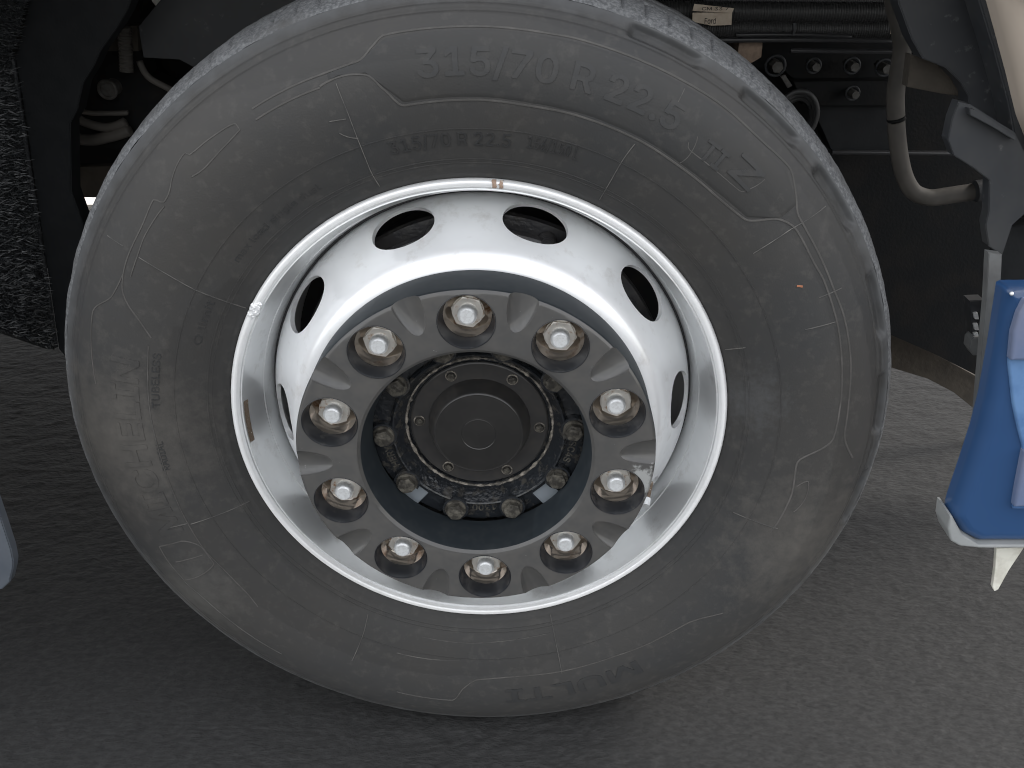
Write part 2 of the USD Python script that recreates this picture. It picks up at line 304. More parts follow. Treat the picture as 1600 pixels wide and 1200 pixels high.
# long shoulder scoops cut into the edge of the tread
for k, c0 in enumerate([24.5, 40.5, 54.5, 71.5, 87, 103, 120, 335.5, 318, 300, 284, 268, 7, 351, 136, 152, 168, 184, 200, 216, 232, 250]):
    on = bar(deg, c0 - 4.6, c0 + 4.6, .25); deep = 1.0 if (20 < c0 < 110) else .0
    h = h - .0075 * deep * on * bar(R_, .4745 + .0015 * math.sin(k * 3) + .0000 * R_, .4862, .0005)
v = onwall(T, R_, h).reshape(-1, 3)
def grid_faces(n, m_, wrap=True):
    i, j = np.meshgrid(np.arange(n if wrap else n - 1), np.arange(m_ - 1), indexing='ij'); i2 = (i + 1) % n
    return np.stack([i * m_ + j, i * m_ + j + 1, i2 * m_ + j + 1, i2 * m_ + j], -1).reshape(-1, 4)
v[:, 2] = np.maximum(v[:, 2], -H + .001)
# back sidewall closes the tyre
tyre = part(W, 'tyre', (v, grid_faces(NS, len(rp))), 'rubber', True)
bk = spl([(.249, .488), (.262, .465), (.281, .41), (.27, .35), (.252, .30), (.238, .294)], 14)
part(tyre, 'inner_sidewall', rev_sheet(bk, 180), 'rubber', True)
# tread, with narrow sipes nicking its outer edge
tp = np.r_[spl([(.003, .4885), (.006, .4915), (.012, .4948), (.03, .500), (.052, .5035)], 22),
           [(.054, .4965), (.061, .4965), (.063, .5045), (.092, .5065), (.094, .497), (.101, .497), (.103, .507), (.126, .507), (.149, .507), (.151, .497), (.158, .497),
            (.16, .5065), (.189, .5045), (.191, .4965), (.198, .4965), (.2, .5035), (.222, .5), (.24, .4948), (.249, .488)]]
T2, K2 = np.meshgrid(th, np.arange(len(tp)), indexing='ij'); R2 = tp[K2, 1].copy(); Y2 = tp[K2, 0]
n3 = meshkit.fbm(np.stack([np.sin(T2) * 22, np.cos(T2) * 22, Y2 * 44], -1), 4, 9) - .5
R2 = R2 + .0026 * n3
per = np.abs(((np.degrees(T2) + 1.2) % 3.0) - 1.5)
R2 = R2 - .004 * (per < .14) * bar(Y2, .016, .05, .002)
v = np.stack([R2 * np.sin(T2), Y2, R2 * np.cos(T2)], -1).reshape(-1, 3); v[:, 2] = np.maximum(v[:, 2], -H + .001)
part(tyre, 'tread', (v, grid_faces(NS, len(tp))), 'tread', 40)

def ridge(pts, wid=.0022, hgt=.0008, step=.004, polar=False):
    """a low moulded ridge along a line on the sidewall"""
    q = np.array([px_wall(*p) for p in pts]) if not polar else np.asarray(pts, float)
    q[:, 0] = np.unwrap(q[:, 0])
    s = np.r_[0, np.cumsum(np.hypot(np.diff(q[:, 0]) * .42, np.diff(q[:, 1])))]
    n = max(3, int(s[-1] / step)); t = np.linspace(0, s[-1], n)
    a, r = PchipInterpolator(s, q[:, 0])(t), PchipInterpolator(s, q[:, 1])(t)
    da, dr = np.gradient(a) * r, np.gradient(r); L = np.hypot(da, dr) + 1e-9; na, nr = -dr / L, da / L
    offs = [(-.5, -.0004), (-.28, hgt), (.28, hgt), (.5, -.0004)]
    v = np.stack([onwall(a + na * o * wid / r, np.minimum(r + nr * o * wid, .4878), hh + 0 * r) for o, hh in offs], 1).reshape(-1, 3)
    f = grid_faces(n, 4, False)[:, ::-1]
    return v, f
def steps(pts): return pts
RA = [(500,117),(560,95),(582,72),(600,55),(630,49),(700,42),(775,42),(850,51),(900,60),(950,75),(1050,117),(1125,162),(1187,217),(1232,260),(1243,300),(1249,340),(1275,388),(1300,445),(1320,500),(1329,560),(1327,620),(1320,675),(1332,715)]
RB = [(500,135),(530,120),(572,117),(600,140),(632,165),(700,157),(750,156),(825,165),(900,180),(1000,220),(1062,260),(1112,300),(1163,342),(1222,344),(1245,360),(1270,407),(1288,440),(1307,500),(1315,560),(1312,640),(1302,685),(1245,725),(1234,780),(1205,830)]
for pts, w in ((RA, .0034), (RB, .0034), ([(500,117),(440,143),(394,170)], .003), ([(500,137),(450,158),(400,187)], .003),
               ([(375,203),(369,194),(330,215),(295,242),(290,238),(266,294)], .0022), ([(375,203),(345,235),(319,263),(300,276)], .0022), ([(266,294),(256,316),(240,312),(219,359),(200,400),(191,450),(200,476),(217,500),(236,528)], .0026),
               ([(257,322),(228,365),(214,402),(204,432)], .0022), ([(192,428),(176,461),(145,488),(143,540),(150,600)], .0022),
               ([(232,540),(231,590),(234,640),(247,700),(267,760),(293,817),(323,863),(350,890),(384,925),(403,948)], .0022),
               ([(249,854),(282,846),(317,857),(334,880),(312,900),(287,906),(271,888),(249,854)], .0024), ([(275,878),(317,867)], .002),
               ([(287,908),(330,945),(380,985),(440,1022)], .002), ([(620,1081),(665,1090),(706,1094),(725,1075),(747,1062),(807,1057),(882,1048),(950,1029),(1006,1009),(1070,976),(1130,958)], .0024),
               ([(1062,255),(1075,245),(1090,213)], .0016), ([(1076,222),(1076,233),(1095,248),(1120,268),(1157,299),(1170,296),(1195,280)], .0018), ([(1245,760),(1262,752),(1260,775),(1240,800)], .0018)):
    part(tyre, 'sidewall_ridge', ridge(pts, w * .8, .00055), 'ridge', 30)
for r0 in (.318, .3225, .357):
    a = np.linspace(0, 2 * np.pi, 200); part(tyre, 'bead_ring', ridge(np.stack([a, r0 + 0 * a], 1), .0016, .0004, .012, True), 'rubber', 30)
for pts in ([(525,130),(540,168),(558,215),(572,250),(583,275),(593,291)], [(217,402),(260,428),(310,455),(350,470),(384,481)], [(168,368),(192,384)], [(992,225),(970,255),(950,290),(937,312)], [(1070,138),(1058,162)],
            [(1290,322),(1262,343),(1230,362),(1177,396)], [(1133,546),(1165,543)], [(298,819),(345,803),(390,783)], [(252,826),(292,818)], [(575,960),(566,995),(550,1032)], [(860,960),(868,1000),(878,1052)],
            [(1280,465),(1315,450)], [(1258,515),(1305,503)], [(620,1020),(665,1029),(718,1031)], [(660,995),(720,1004),(800,1000),(860,989)], [(515,190),(541,186)], [(530,208),(548,215),(560,216)], [(1145,800),(1215,826)]):
    part(tyre, 'mould_line', ridge(pts, .0011, .0006, .004), 'flash', 30)

part(tyre, 'orange_fleck', ridge([(1245, 447), (1249, 447), (1254, 448)], .003, .0006, .002), 'orange', 30)
# the smooth raised panel that carries the size
_pa, _pb = np.array([px_wall(*p) for p in RA]), np.array([px_wall(*p) for p in RB])
_t = np.linspace(px_wall(508, 118)[0], px_wall(1236, 330)[0], 160)
_ra, _rb = np.interp(_t, _pa[:, 0], _pa[:, 1]) - .0012, np.interp(_t, _pb[:, 0], _pb[:, 1]) + .0012
_k = np.linspace(0, 1, 22)
_R = _rb[:, None] + (np.maximum(_ra - _rb, .0005))[:, None] * _k[None, :]
_hh = np.where((_k == 0) | (_k == 1), -.0005, .0004)[None, :] + 0 * _R; _hh[0] = _hh[-1] = -.0005
part(tyre, 'label_panel', (onwall(_t[:, None] + 0 * _R, _R, _hh).reshape(-1, 3), grid_faces(160, 22, False)), 'panel', True)
def wrap_text(text, cap, r0, th0, depth=.0009, bold=True, squeeze=1., flip=False):
    t = meshkit.text_mesh(text, cap, depth + .0006, bold)
    t = t.subdivide_to_size(.0035, 12) if hasattr(t, 'subdivide_to_size') else t
    v, f = np.array(t.vertices), np.array(t.faces)
    w = v[:, 0].max(); x = (v[:, 0] - w / 2) * squeeze; y = v[:, 1] - cap / 2
    if flip: x, y = -x, -y
    return onwall(th0 + x / r0, r0 + y, v[:, 2] - .0006), f, w
def word(text, pxa, pxb, cap, depth=.0009, bold=True, name='lettering', m='letter'):
    (ta, ra), (tb, rb) = px_wall(*pxa), px_wall(*pxb)
    if tb < ta: tb += 2 * np.pi
    r0 = (ra + rb) / 2; w = meshkit.text_mesh(text, cap, .001, bold).vertices[:, 0].max()
    v, f, _ = wrap_text(text, cap, r0, (ta + tb) / 2, depth, bold, (tb - ta) * r0 / w)
    part(tyre, name, (v, f), m, 20)
word('315/70 R 22.5', (648, 108), (1068, 182), .026, .0010)
word('315/70 R 22.5', (606, 231), (798, 222), .0145, .0008, False)
word('156/150 L', (823, 222), (905, 240), .0135, .0008, False)
word('TI', (1098, 228), (1130, 256), .020, .0013)
word('Z', (1143, 252), (1184, 285), .024, .0013)
word('TUBELESS', (243, 638), (247, 552), .0085, .0005, False)
word('O limit', (310, 540), (328, 470), .008, .0004, False)
word('RADIAL', (262, 735), (247, 690), .0085, .0004, False)
word('MICHELIN', (272, 838), (196, 560), .030, .00065, m='rubber')
word('MULTI', (1010, 1046), (790, 1079), .024, .0007)
word('max load single dual', (366, 408), (500, 292), .0075, .0003, False)

# a small orange stone stuck in the rubber
# rim: flange, barrel and lip
lip = spl([(.014, .2895), (.0095, .2965), (.0045, .2985), (.0005, .2978), (-.0022, .2948), (-.0012, .2912), (.0018, .2892), (.0030, .2884)], 26)
barrel = np.r_[spl([(.0030, .2884), (.0042, .2873), (.0036, .2858), (.0075, .2842), (.020, .2806), (.036, .2762), (.050, .2722)], 30), spl([(.0505, .2712), (.055, .2700), (.066, .2676), (.078, .2650), (.081, .2640)], 10), spl([(.0812, .2628), (.10, .259), (.16, .254), (.238, .272)], 8)]
rim = part(W, 'rim', rev_sheet(barrel[:, :], 360), 'barrel', 28)
part(rim, 'rim_flange', rev_sheet(lip, 360), 'lip', True)
part(rim, 'rim_bead_seat', rev_sheet([(.014, .2895), (.03, .284), (.12, .268), (.238, .29)], 120), 'seam', True)
# pressed disc with ten vent holes
front = spl([(.079, .2622), (.070, .2616), (.060, .2588), (.050, .2540), (.038, .2462), (.022, .2366), (.006, .2282), (-.008, .2205), (-.0165, .2120), (-.0195, .200), (-.020, .185)], 40)
back = front[::-1] + np.array([.010, -.004]) * np.linspace(1, .6, 40)[:, None]; back[0] = (-.009, .185)
disc = rev_solid(np.r_[front, [(-.020, .150), (-.010, .150)], back], 360)
VENT0 = -2.0 + 18
for k in range(10):
    a = VENT0 + 36 * k
    c = m3.Manifold.cylinder(.12, 1, 1, 40, True).scale((.0385, .0285, 1))   # x tangential, y along the slope, z through
    e_t = np.array([math.cos(math.radians(a)), 0, -math.sin(math.radians(a))]); rad = np.array([math.sin(math.radians(a)), 0, math.cos(math.radians(a))])
    nrm = -.50 * np.array([0, 1., 0]) + .866 * rad; slope = np.cross(nrm, e_t)
    o = pol(.2462, a, .038)
    c = c.transform(np.stack([e_t, slope, nrm, o], 1))
    disc -= c
disc = part(W, 'wheel_disc', disc, 'silver', 35)
part(disc, 'joint_line', rev_sheet([(.0775, .2655), (.0765, .2640), (.0775, .2615)], 240), 'seam', True)
# brake drum seen through the vents
dr = rev_solid([(.040, .10), (.040, .190), (.050, .205), (.056, .222), (.064, .224), (.066, .212), (.09, .214), (.092, .232), (.100, .234), (.104, .216), (.2, .218), (.2, .10)], 160)
drum = part(W, 'brake_drum', dr, 'drum', 30)
for k in range(10): part(drum, 'drum_rib', cyl_y(.045, .085, .011, None, pol(.216, VENT0 + 36 * k + 6, 0), 14), 'drum', 30)

# dark ring round the lug nuts
rg = rev_solid([(-.0485, .1243), (-.077, .1300), (-.0795, .1310), (-.0822, .1345), (-.0832, .140), (-.0832, .1990), (-.0825, .2008), (-.0800, .2030), (-.0768, .2038), (-.024, .2038), (-.0215, .2015), (-.0215, .150), (-.03, .1243)], 320)
for k in range(10):
    c = pol(.1678, -2 + 36 * k, 0)
    rg -= cyl_y(-.0842, -.060, .0318, .0262, c, 56); rg -= cyl_y(-.061, -.02, .0262, .0262, c, 56)
    a = VENT0 + 36 * k
    rg -= m3.Manifold.sphere(1., 72).scale((.0172, .0105, .047)).translate((0, -.0848, .2085)).rotate((0, a, 0))
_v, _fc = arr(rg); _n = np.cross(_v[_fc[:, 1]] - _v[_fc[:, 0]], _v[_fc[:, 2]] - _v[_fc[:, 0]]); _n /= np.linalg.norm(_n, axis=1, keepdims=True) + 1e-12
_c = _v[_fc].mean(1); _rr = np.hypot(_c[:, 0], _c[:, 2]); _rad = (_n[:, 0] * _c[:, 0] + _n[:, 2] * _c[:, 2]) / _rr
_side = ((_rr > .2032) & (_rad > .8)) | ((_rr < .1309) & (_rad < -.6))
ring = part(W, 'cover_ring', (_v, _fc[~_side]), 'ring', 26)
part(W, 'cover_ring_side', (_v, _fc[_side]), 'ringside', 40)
for k in range(10):
    a = -2 + 36 * k; c = pol(.1678, a, 0)
    cp = [(-.0635, .0263), (-.0615, .0252), (-.058, .0228), (-.0545, .0200), (-.0525, .0165), (-.052, .008), (-.046, .008), (-.046, .0263)]
    cup = rev_solid(cp, 48).translate((c[0], 0, c[2]))
    part(ring, 'nut_well', rev_sheet([(-.0834, .0314), (-.0838, .0309), (-.0832, .0305), (-.0815, .0301), (-.0600, .0256), (-.058, .0254)], 64)[0] + c if False else (rev_sheet([(-.0834, .0314), (-.0838, .0309), (-.0832, .0305), (-.0815, .0301), (-.0600, .0256), (-.058, .0254)], 64)[0] + [c[0], 0, c[2]], rev_sheet([(0, 1)] * 6, 64)[1]), 'well', 40)
    part(ring, 'nut_cup', cup, 'cup', 35)
    nut = join(hexnut(-.0575, -.045, .0325, c, random.uniform(0, 60)), cyl_y(-.0532, -.05, .0198, .0205, c, 40))
    nt = part(W, 'lug_nut', nut, 'nut', 30)
    st = rev_solid([(-.0695, 0), (-.0695, .0078), (-.0685, .0092), (-.0675, .0101), (-.0665, .0106), (-.0655, .0101), (-.0645, .0106), (-.0635, .0101), (-.0625, .0106), (-.0615, .0101), (-.0605, .0106), (-.05, .0106), (-.05, 0)], 36).translate((c[0], 0, c[2]))
    part(nt, 'wheel_stud', st, 'stud', 35)

# hub: bolt ring, recessed middle, plate and turned cap
HB0 = math.degrees(-.0325)
hubs = rev_solid([(-.0005, 0), (-.0005, .0855), (-.0035, .0868), (-.0046, .0884), (-.010, .0900), (-.0225, .0988), (-.0255, .1003), (-.0262, .1020), (-.0235, .1045), (-.018, .1052), (-.017, .1285), (-.010, .1285), (.02, .12), (.02, 0)], 240)
for k in range(10):
    c = pol(.1128, HB0 + 18 + 36 * k, 0)
    hubs += cyl_y(-.0272, -.01, .0158, .0172, c, 36)
for a in (-138, 139): hubs -= m3.Manifold.cube((.027, .04, .024), True).translate((0, -.0325, .1225)).rotate((0, a, 0))
hub = part(W, 'hub', hubs, 'hub', 35)
for a in (-138, 139):
    part(hub, 'bare_steel_pad', m3.Manifold.cube((.0262, .003, .0232), True).translate((0, -.0142, .1225)).rotate((0, a, 0)), 'silverplate', 30)
nz = meshkit.fbm
def crumbly_ring(y, r, w, seed, seg=260):
    t = np.linspace(0, 2 * np.pi, seg, endpoint=False); k = np.linspace(0, 2 * np.pi, 9)[:-1]
    d = .5 + nz(np.stack([np.sin(t) * 16, np.cos(t) * 16, 0 * t + seed], -1), 3, seed)
    return tube(np.stack([r * np.sin(t), y + 0 * t, r * np.cos(t)], -1), w, 8, True), d
(v, f), d = crumbly_ring(-.0052, .0880, .0016, 2)
ctr = np.stack([.0880 * np.sin(np.linspace(0, 2 * np.pi, 260, endpoint=False)), -.0052 + np.zeros(260), .0880 * np.cos(np.linspace(0, 2 * np.pi, 260, endpoint=False))], -1)
v = (v.reshape(260, 8, 3) - ctr[:, None]) * (d[:, None, None] ** 2) * 1.1 + ctr[:, None]
part(hub, 'worn_edge', (v.reshape(-1, 3), f), 'hubedge', True)
for k in range(10):
    a = HB0 + 18 + 36 * k; c = pol(.1128, a, 0)
    ws = cyl_y(-.0292, -.0265, .0128, .0136, c, 32)
    hb = part(W, 'hub_bolt', hexnut(-.0365, -.029, .0185, c, random.uniform(0, 60)), 'hubbolt', 30)
    part(hb, 'washer', ws, 'hubbolt', 30)
    part(hb, 'bolt_head_mark', rev_solid([(-.0368, 0), (-.0368, .0048), (-.0362, .0066), (-.036, .0066), (-.036, 0)], 20).translate((c[0], 0, c[2])), 'hubbolt', 30)
def hub_word(text, cap, r0, d0, flip=False):
    t = meshkit.text_mesh(text, cap, .0012, True); v, f = np.array(t.vertices), np.array(t.faces)
    x, y = v[:, 0] - v[:, 0].max() / 2, v[:, 1] - cap / 2
    if flip: x, y = -x, -y
    a = math.radians(d0) + x / r0; r = r0 + y
    part(hub, 'cast_lettering', (np.stack([r * np.sin(a), -.0168 - v[:, 2], r * np.cos(a)], 1), f), 'hubbolt', 20)
hub_word('1300', .0085, .1125, HB0 + 180); hub_word('SC4S', .0085, .1135, HB0 + 108); hub_word('HERY', .0085, .1135, HB0 - 108)
pl = rev_solid([(-.0012, 0), (-.0012, .0808), (-.0030, .0826), (-.0046, .0826), (-.0056, .0815), (-.0060, .080), (-.0060, .0632), (-.0064, .062), (-.0064, 0)][:], 160)
cap = part(W, 'hub_cap', pl, 'plate', 30)
fc = spl([(-.0064, .0612), (-.012, .0597), (-.022, .0556), (-.0258, .0541), (-.0278, .0528), (-.0284, .0514)], 14)
part(cap, 'cap_dome', join(rev_sheet(fc, 160)), 'plate', 35)
gr = [(-.0284, .0514)]
for k in range(39):     # turning grooves on the face
    r = .0510 - k * .00076; gr += [(-.0283 - .0042 * (1 - r / .051) + (.00004 if k % 2 else 0), r)]
gr += [(-.0309, .0206), (-.0305, .0200), (-.0308, .0195), (-.0312, .001), (-.0304, .0008), (-.0302, 0.0)]
part(cap, 'cap_face', rev_sheet(gr, 200), 'capface', 30)
for k in range(6):
    a = 3.75 + 30 + 60 * k; c = pol(.0722, a, 0)
    b = part(cap, 'cap_bolt', hexnut(-.0105, -.0058, .0082, c, random.uniform(0, 60)), 'hubbolt', 30)
    t = np.linspace(0, 2 * np.pi, 24, endpoint=False)
    part(cap, 'bolt_seat', tube(np.stack([c[0] + .0062 * np.sin(t), -.0060 + 0 * t, c[2] + .0062 * np.cos(t)], -1), .0009, 8, True), 'hubedge', True)

# valve
p0 = at(1009, 791, -.02); p1 = p0 + np.array([.010, .035, .012])
vs = part(W, 'valve_stem', tube([p0 + (p1 - p0) * .2, p1], .0028, 14), 'rust', True)
part(vs, 'valve_cap', tube([p0, p0 + (p1 - p0) * .3], .0046, 18), 'stud', 30)
# knocks and rust on the rim
def rim_patch(name, a0, a1, i0, i1, prof, m, off=.0008, seed=1):
    pr = np.asarray(prof)[i0:i1]; t = np.radians(np.linspace(a0, a1, 60)); n = len(pr)
    tn = np.gradient(pr, axis=0); nn = np.stack([-tn[:, 1], tn[:, 0]], 1); nn /= np.linalg.norm(nn, axis=1, keepdims=True)
    nn *= np.where((nn[:, 0] * -1 + nn[:, 1] * -.3) > 0, 1, -1)[:, None]
    q = pr + nn * off
    A, K = np.meshgrid(t, np.arange(n), indexing='ij')
    jit = (meshkit.noise(np.stack([0 * A + K * .9, A * 40, 0 * A], -1), seed) - .5) * .012
    A = A + jit * ((A == t[0]) | (A == t[-1]))
    v = np.stack([q[K, 1] * np.sin(A), q[K, 0], q[K, 1] * np.cos(A)], -1).reshape(-1, 3)
    part(rim, name, (v, grid_faces(60, n, False)), m, True)
rim_patch('rust_patch', -96.5, -85, 3, 9, barrel, 'rust')
rim_patch('brown_drip', 4.1, 4.9, 10, 24, lip, 'rustmark'); rim_patch('brown_drip', 5.6, 6.3, 10, 24, lip, 'rustmark', seed=3)
for k in range(4):
    a = -61.5 + k * 1.1; c = pol(.2935 - .002 * (k % 2), a, -.0005)
    b = trimesh.creation.icosphere(3, .0042 + .0008 * (k % 3)); b.vertices *= (1 + 1.1 * (meshkit.fbm(b.vertices * 420 + k * 7, 3, k) - .5))[:, None]; b.vertices *= (1, .45, 1); b.apply_translation(c)
    part(rim, 'lip_dent', b, 'silver', True)

# ---------------------------------------------------------------- the truck round the wheel
# cab and chassis above and behind (mostly out of the picture); they keep the light off the wheel arch
part(TR, 'cab_body', join(box((-1.25, .02, .66), (1.05, 2.36, 2.6)), box((-4.2, .05, .50), (-.86, 2.34, 2.4)), box((-4.2, -.10, -.25), (-.74, -.07, 1.3)), box((-4.2, 2.34, .3), (-.3, 2.38, 1.3))), 'beige', False)
part(TR, 'arch_liner', join(box((-.86, .0, .60), (1.02, .75, .655))), 'black', False)
# back of the wheel arch, with a gap on the left that shows daylight
hole = Polygon([tuple(at(x, y, .62)[[0, 2]]) for x, y in ((120, 307), (185, 305), (180, 333), (124, 334))])
bw = Polygon([tuple(at(x, y, .62)[[0, 2]]) for x, y in ((-300, -160), (1900, -160), (1900, 560), (1545, 596), (1460, 553), (1385, 520), (1200, 540), (108, 560), (100, 420), (-300, 400))]).difference(hole)
cs = m3.CrossSection([list(bw.exterior.coords)[:-1]] + [list(i.coords)[:-1] for i in bw.interiors], m3.FillRule.EvenOdd)
part(TR, 'chassis_wall', _xz(m3.Manifold.extrude(cs, .02), .62), 'chassis', False)
part(TR, 'chassis_beam', box((-2.5, .66, .0), (1.6, .95, .4)) if False else join(box((-2.5, .66, .22), (1.0, .92, .55)), box((-2.5, 1.5, .22), (1.0, 1.75, .55))), 'chassis', False)
# dusty panel low on the right
part(TR, 'splash_panel', plate([(1300, 500), (1390, 520), (1460, 552), (1525, 588), (1560, 606), (1560, 668), (1525, 641), (1490, 613), (1450, 592), (1385, 572), (1300, 560)], .78, .015), 'brown', 30, 'brown dusty panel low behind the wheel')
# left: anti-spray flap and mudguard
edge = [(45, -60), (40, 0), (28, 55), (17, 90), (25, 140), (40, 240), (55, 340), (72, 450), (86, 546)]
E_ = spl(np.array([at(x, y, .33) for x, y in edge]), 30)
ys = np.linspace(.33, -.06, 14)
v = np.array([[(e[0] - .02 * (1 - (yy + .06) / .39) ** 2, yy, e[2]) for yy in ys] for e in E_])
v2 = v + [-.012, 0, 0]
_b0 = at(86, 546, .33); _Y = next(y for y in np.linspace(.33, -.05, 400) if at(0, 520, y)[0] > _b0[0] - .012); _k = (at(0, 520, _Y)[2] - _b0[2]) / (.33 - _Y)
v[:, :, 2] += np.linspace(0, 1, 30)[:, None] * _k * (.33 - ys)[None, :]
v2 = v + [-.012, 0, 0]
fl = join((v.reshape(-1, 3), grid_faces(30, 14, False)), (v2.reshape(-1, 3), grid_faces(30, 14, False)[:, ::-1]),
          (np.array([v[-1], v2[-1]]).reshape(-1, 3), grid_faces(2, 14, False)))
flap = part(TR, 'mud_flap', fl, 'flap', 30, 'black bristly anti-spray flap behind the wheel')
bl_v, bl_f = [], []
for k in range(15000):
    i, j = rng.uniform(0, 28.99), rng.uniform(0, 12.99); a, b = int(i), int(j)
    p = v[a, b] * (1 - i + a) * (1 - j + b) + v[a + 1, b] * (i - a) * (1 - j + b) + v[a, b + 1] * (1 - i + a) * (j - b) + v[a + 1, b + 1] * (i - a) * (j - b)
    L = rng.uniform(.006, .014); d = np.array([rng.uniform(.25, .6), rng.uniform(-.9, .9), rng.uniform(-.3, .25)]); d /= np.linalg.norm(d)
    s = np.cross(d, [0, 0, 1.]) * .0007; n0 = len(bl_v); u = np.array([0, 0, .0008])
    bl_v += [p - s - u, p + s - u, p + u, p + d * L]; bl_f += [(n0, n0 + 1, n0 + 3), (n0 + 1, n0 + 2, n0 + 3), (n0 + 2, n0, n0 + 3)]
part(flap, 'bristle', (np.array(bl_v), np.array(bl_f)), 'bristle', False, None, 'stuff')
part(TR, 'mudguard_panel', plate([(46, -60), (230, -60), (198, 18), (184, 42), (158, 78), (146, 104), (130, 130), (121, 172), (110, 192), (112, 300), (130, 350), (106, 562), (92, 546), (62, 340), (36, 160), (24, 90), (34, 55), (46, 0)], .34, .03, .004), 'black', 30, 'smooth black mudguard panel beside the bristly flap')
part(TR, 'edge_trim', tube([at(19, 92, .335), at(27, 140, .335), at(42, 240, .335), at(57, 340, .335), at(74, 450, .335), at(87, 542, .335)], .0035), 'bracket', True)
part(TR, 'frame_plate', plate([(216, 42), (300, -60), (520, -60), (350, 130), (280, 93), (224, 90)], .44, .03, .004), 'bracket', 30)
part(TR, 'white_clip', plate([(237, -20), (264, -20), (262, 2), (250, 12), (243, 9), (237, 2)], .50, .02), 'whitebit', 30)
hg = part(TR, 'spring_hanger', plate([(152, 78), (218, 72), (228, 118), (262, 134), (330, 140), (300, 260), (112, 216), (118, 172), (138, 112)], .50, .05, .004), 'chassis', 30)
part(hg, 'hanger_top', plate([(158, 60), (178, 42), (214, 40), (216, 80), (156, 80)], .485, .03, .002), 'brown', 30)
t = np.linspace(0, 2 * np.pi, 28, endpoint=False); c = at(168, 140, .475)
part(hg, 'hanger_pin', join(tube(np.stack([c[0] + .0125 * np.sin(t), c[1] + 0 * t, c[2] + .0125 * np.cos(t)], -1), .0032, 8, True), cyl_y(.474, .50, .0105, .0125, c, 24)), 'steel', 30, 'round steel pin in the spring hanger')
part(hg, 'threaded_rod', tube([at(194, 42, .47), at(196, 75, .47), at(198, 112, .47)], .0085, 14, False, 16, .0018), 'hose', True)
for pts, r in (([(112, 178), (135, 192), (165, 199), (196, 190)], .007), ([(108, 214), (140, 219), (172, 213), (203, 203)], .009), ([(118, 172), (150, 177), (200, 176)], .004), ([(218, 95), (230, 118), (255, 134), (290, 150)], .005)):
    part(hg, 'spring_leaf', tube([at(x, y, .478) for x, y in pts], r, 10), 'hose', True)
part(TR, 'axle_block', plate([(112, 262), (200, 258), (190, 296), (160, 309), (122, 308)], .60, .02), 'brown', 30)
stp = [(x - 9, y) for x, y in [(-160, 420), (-60, 640), (0, 780), (11, 812), (26, 858), (30, 878), (29, 890), (24, 910), (12, 921), (0, 923), (-160, 925)]]
part(TR, 'side_step', plate(stp, -.12, .012, .004), 'step', 30, 'blue-grey rounded end of the side step')
# right: wiring, pipes and engine parts above the tyre
E0 = .46
part(TR, 'engine_block', plate([(1100, 50), (1402, 58), (1402, 132), (1250, 132), (1225, 110), (1100, 100)], .53, .06, .003), 'chassis', 30)
part(TR, 'engine_ledge', plate([(1240, 128), (1408, 126), (1408, 165), (1255, 165)], .50, .05, .003), 'chassis', 30)
part(TR, 'engine_cover', plate([(1268, 165), (1408, 165), (1408, 236), (1300, 236)], .52, .05, .003), 'black', 30)
part(TR, 'cross_tube', tube([at(1300, 238, .5), at(1560, 240, .5)], .004), 'pipe', True)
for y0, y1, x0, r in ((17, 20, 1080, .0125), (44, 46, 1140, .0115)):
    part(TR, 'wiring_conduit', tube([at(x0 - 60, y0, E0 - .03), at(1402, y1, E0 - .03)], r, 12, False, 90, .0016), 'conduit', True)
part(TR, 'wiring_conduit', tube([at(1100, 0, E0), at(1402, 2, E0)], .010, 12, False, 90, .0014), 'conduit', True)
for pts, r in (([(1120, 63), (1250, 62), (1402, 65)], .0038), ([(1235, 79), (1402, 81)], .0035), ([(1150, 55), (1250, 54), (1330, 57)], .003)):
    part(TR, 'thin_pipe', tube([at(x, y, E0 - .045) for x, y in pts], r, 12), 'pipe', True)
part(TR, 'cable_tie', plate([(1239, 36), (1244, 36), (1242, 56), (1238, 57), (1240, 46)], E0 - .052, .004, .0005), 'bracket', 30)
tg = part(TR, 'paper_tag', plate([(1082, 20), (1144, 19), (1143, 39), (1112, 40), (1082, 34)], E0 - .062, .001, .0002), 'paper', 30, 'pale paper tag printed Ford on the wiring')
part(tg, 'folded_flap', plate([(1085, 6), (1147, 13), (1144, 20), (1120, 19), (1082, 17)], E0 - .066, .001, .0002), 'paper', 30)
def tag_text(text, x0, y0, x1, Y, cap):
    a, b = at(x0, y0, Y), at(x1, y0, Y); t = meshkit.text_mesh(text, cap, .0006, False); q = np.array(t.vertices); q[:, 0] *= (b[0] - a[0]) / q[:, 0].max()
    part(tg, 'printed_text', (np.stack([a[0] + q[:, 0], Y - q[:, 2], a[2] + q[:, 1]], 1), np.array(t.faces)[:, ::-1] if False else np.array(t.faces)), 'ink', False)
tag_text('Ford', 1100, 37, 1118, E0 - .0621, .0075); tag_text('CM 33 7', 1096, 16, 1138, E0 - .0662, .004)
part(TR, 'paper_tag', plate([(1391, 37), (1402, 38), (1400, 53), (1391, 53)], E0 - .062, .001, .0002), 'paper', 30)
c = at(1170, 77, E0 - .02); part(TR, 'hex_plug', hexnut(E0 - .03, E0 + .05, .034, c, 30), 'amber', 30, 'brown hexagonal plug beside the tyre')
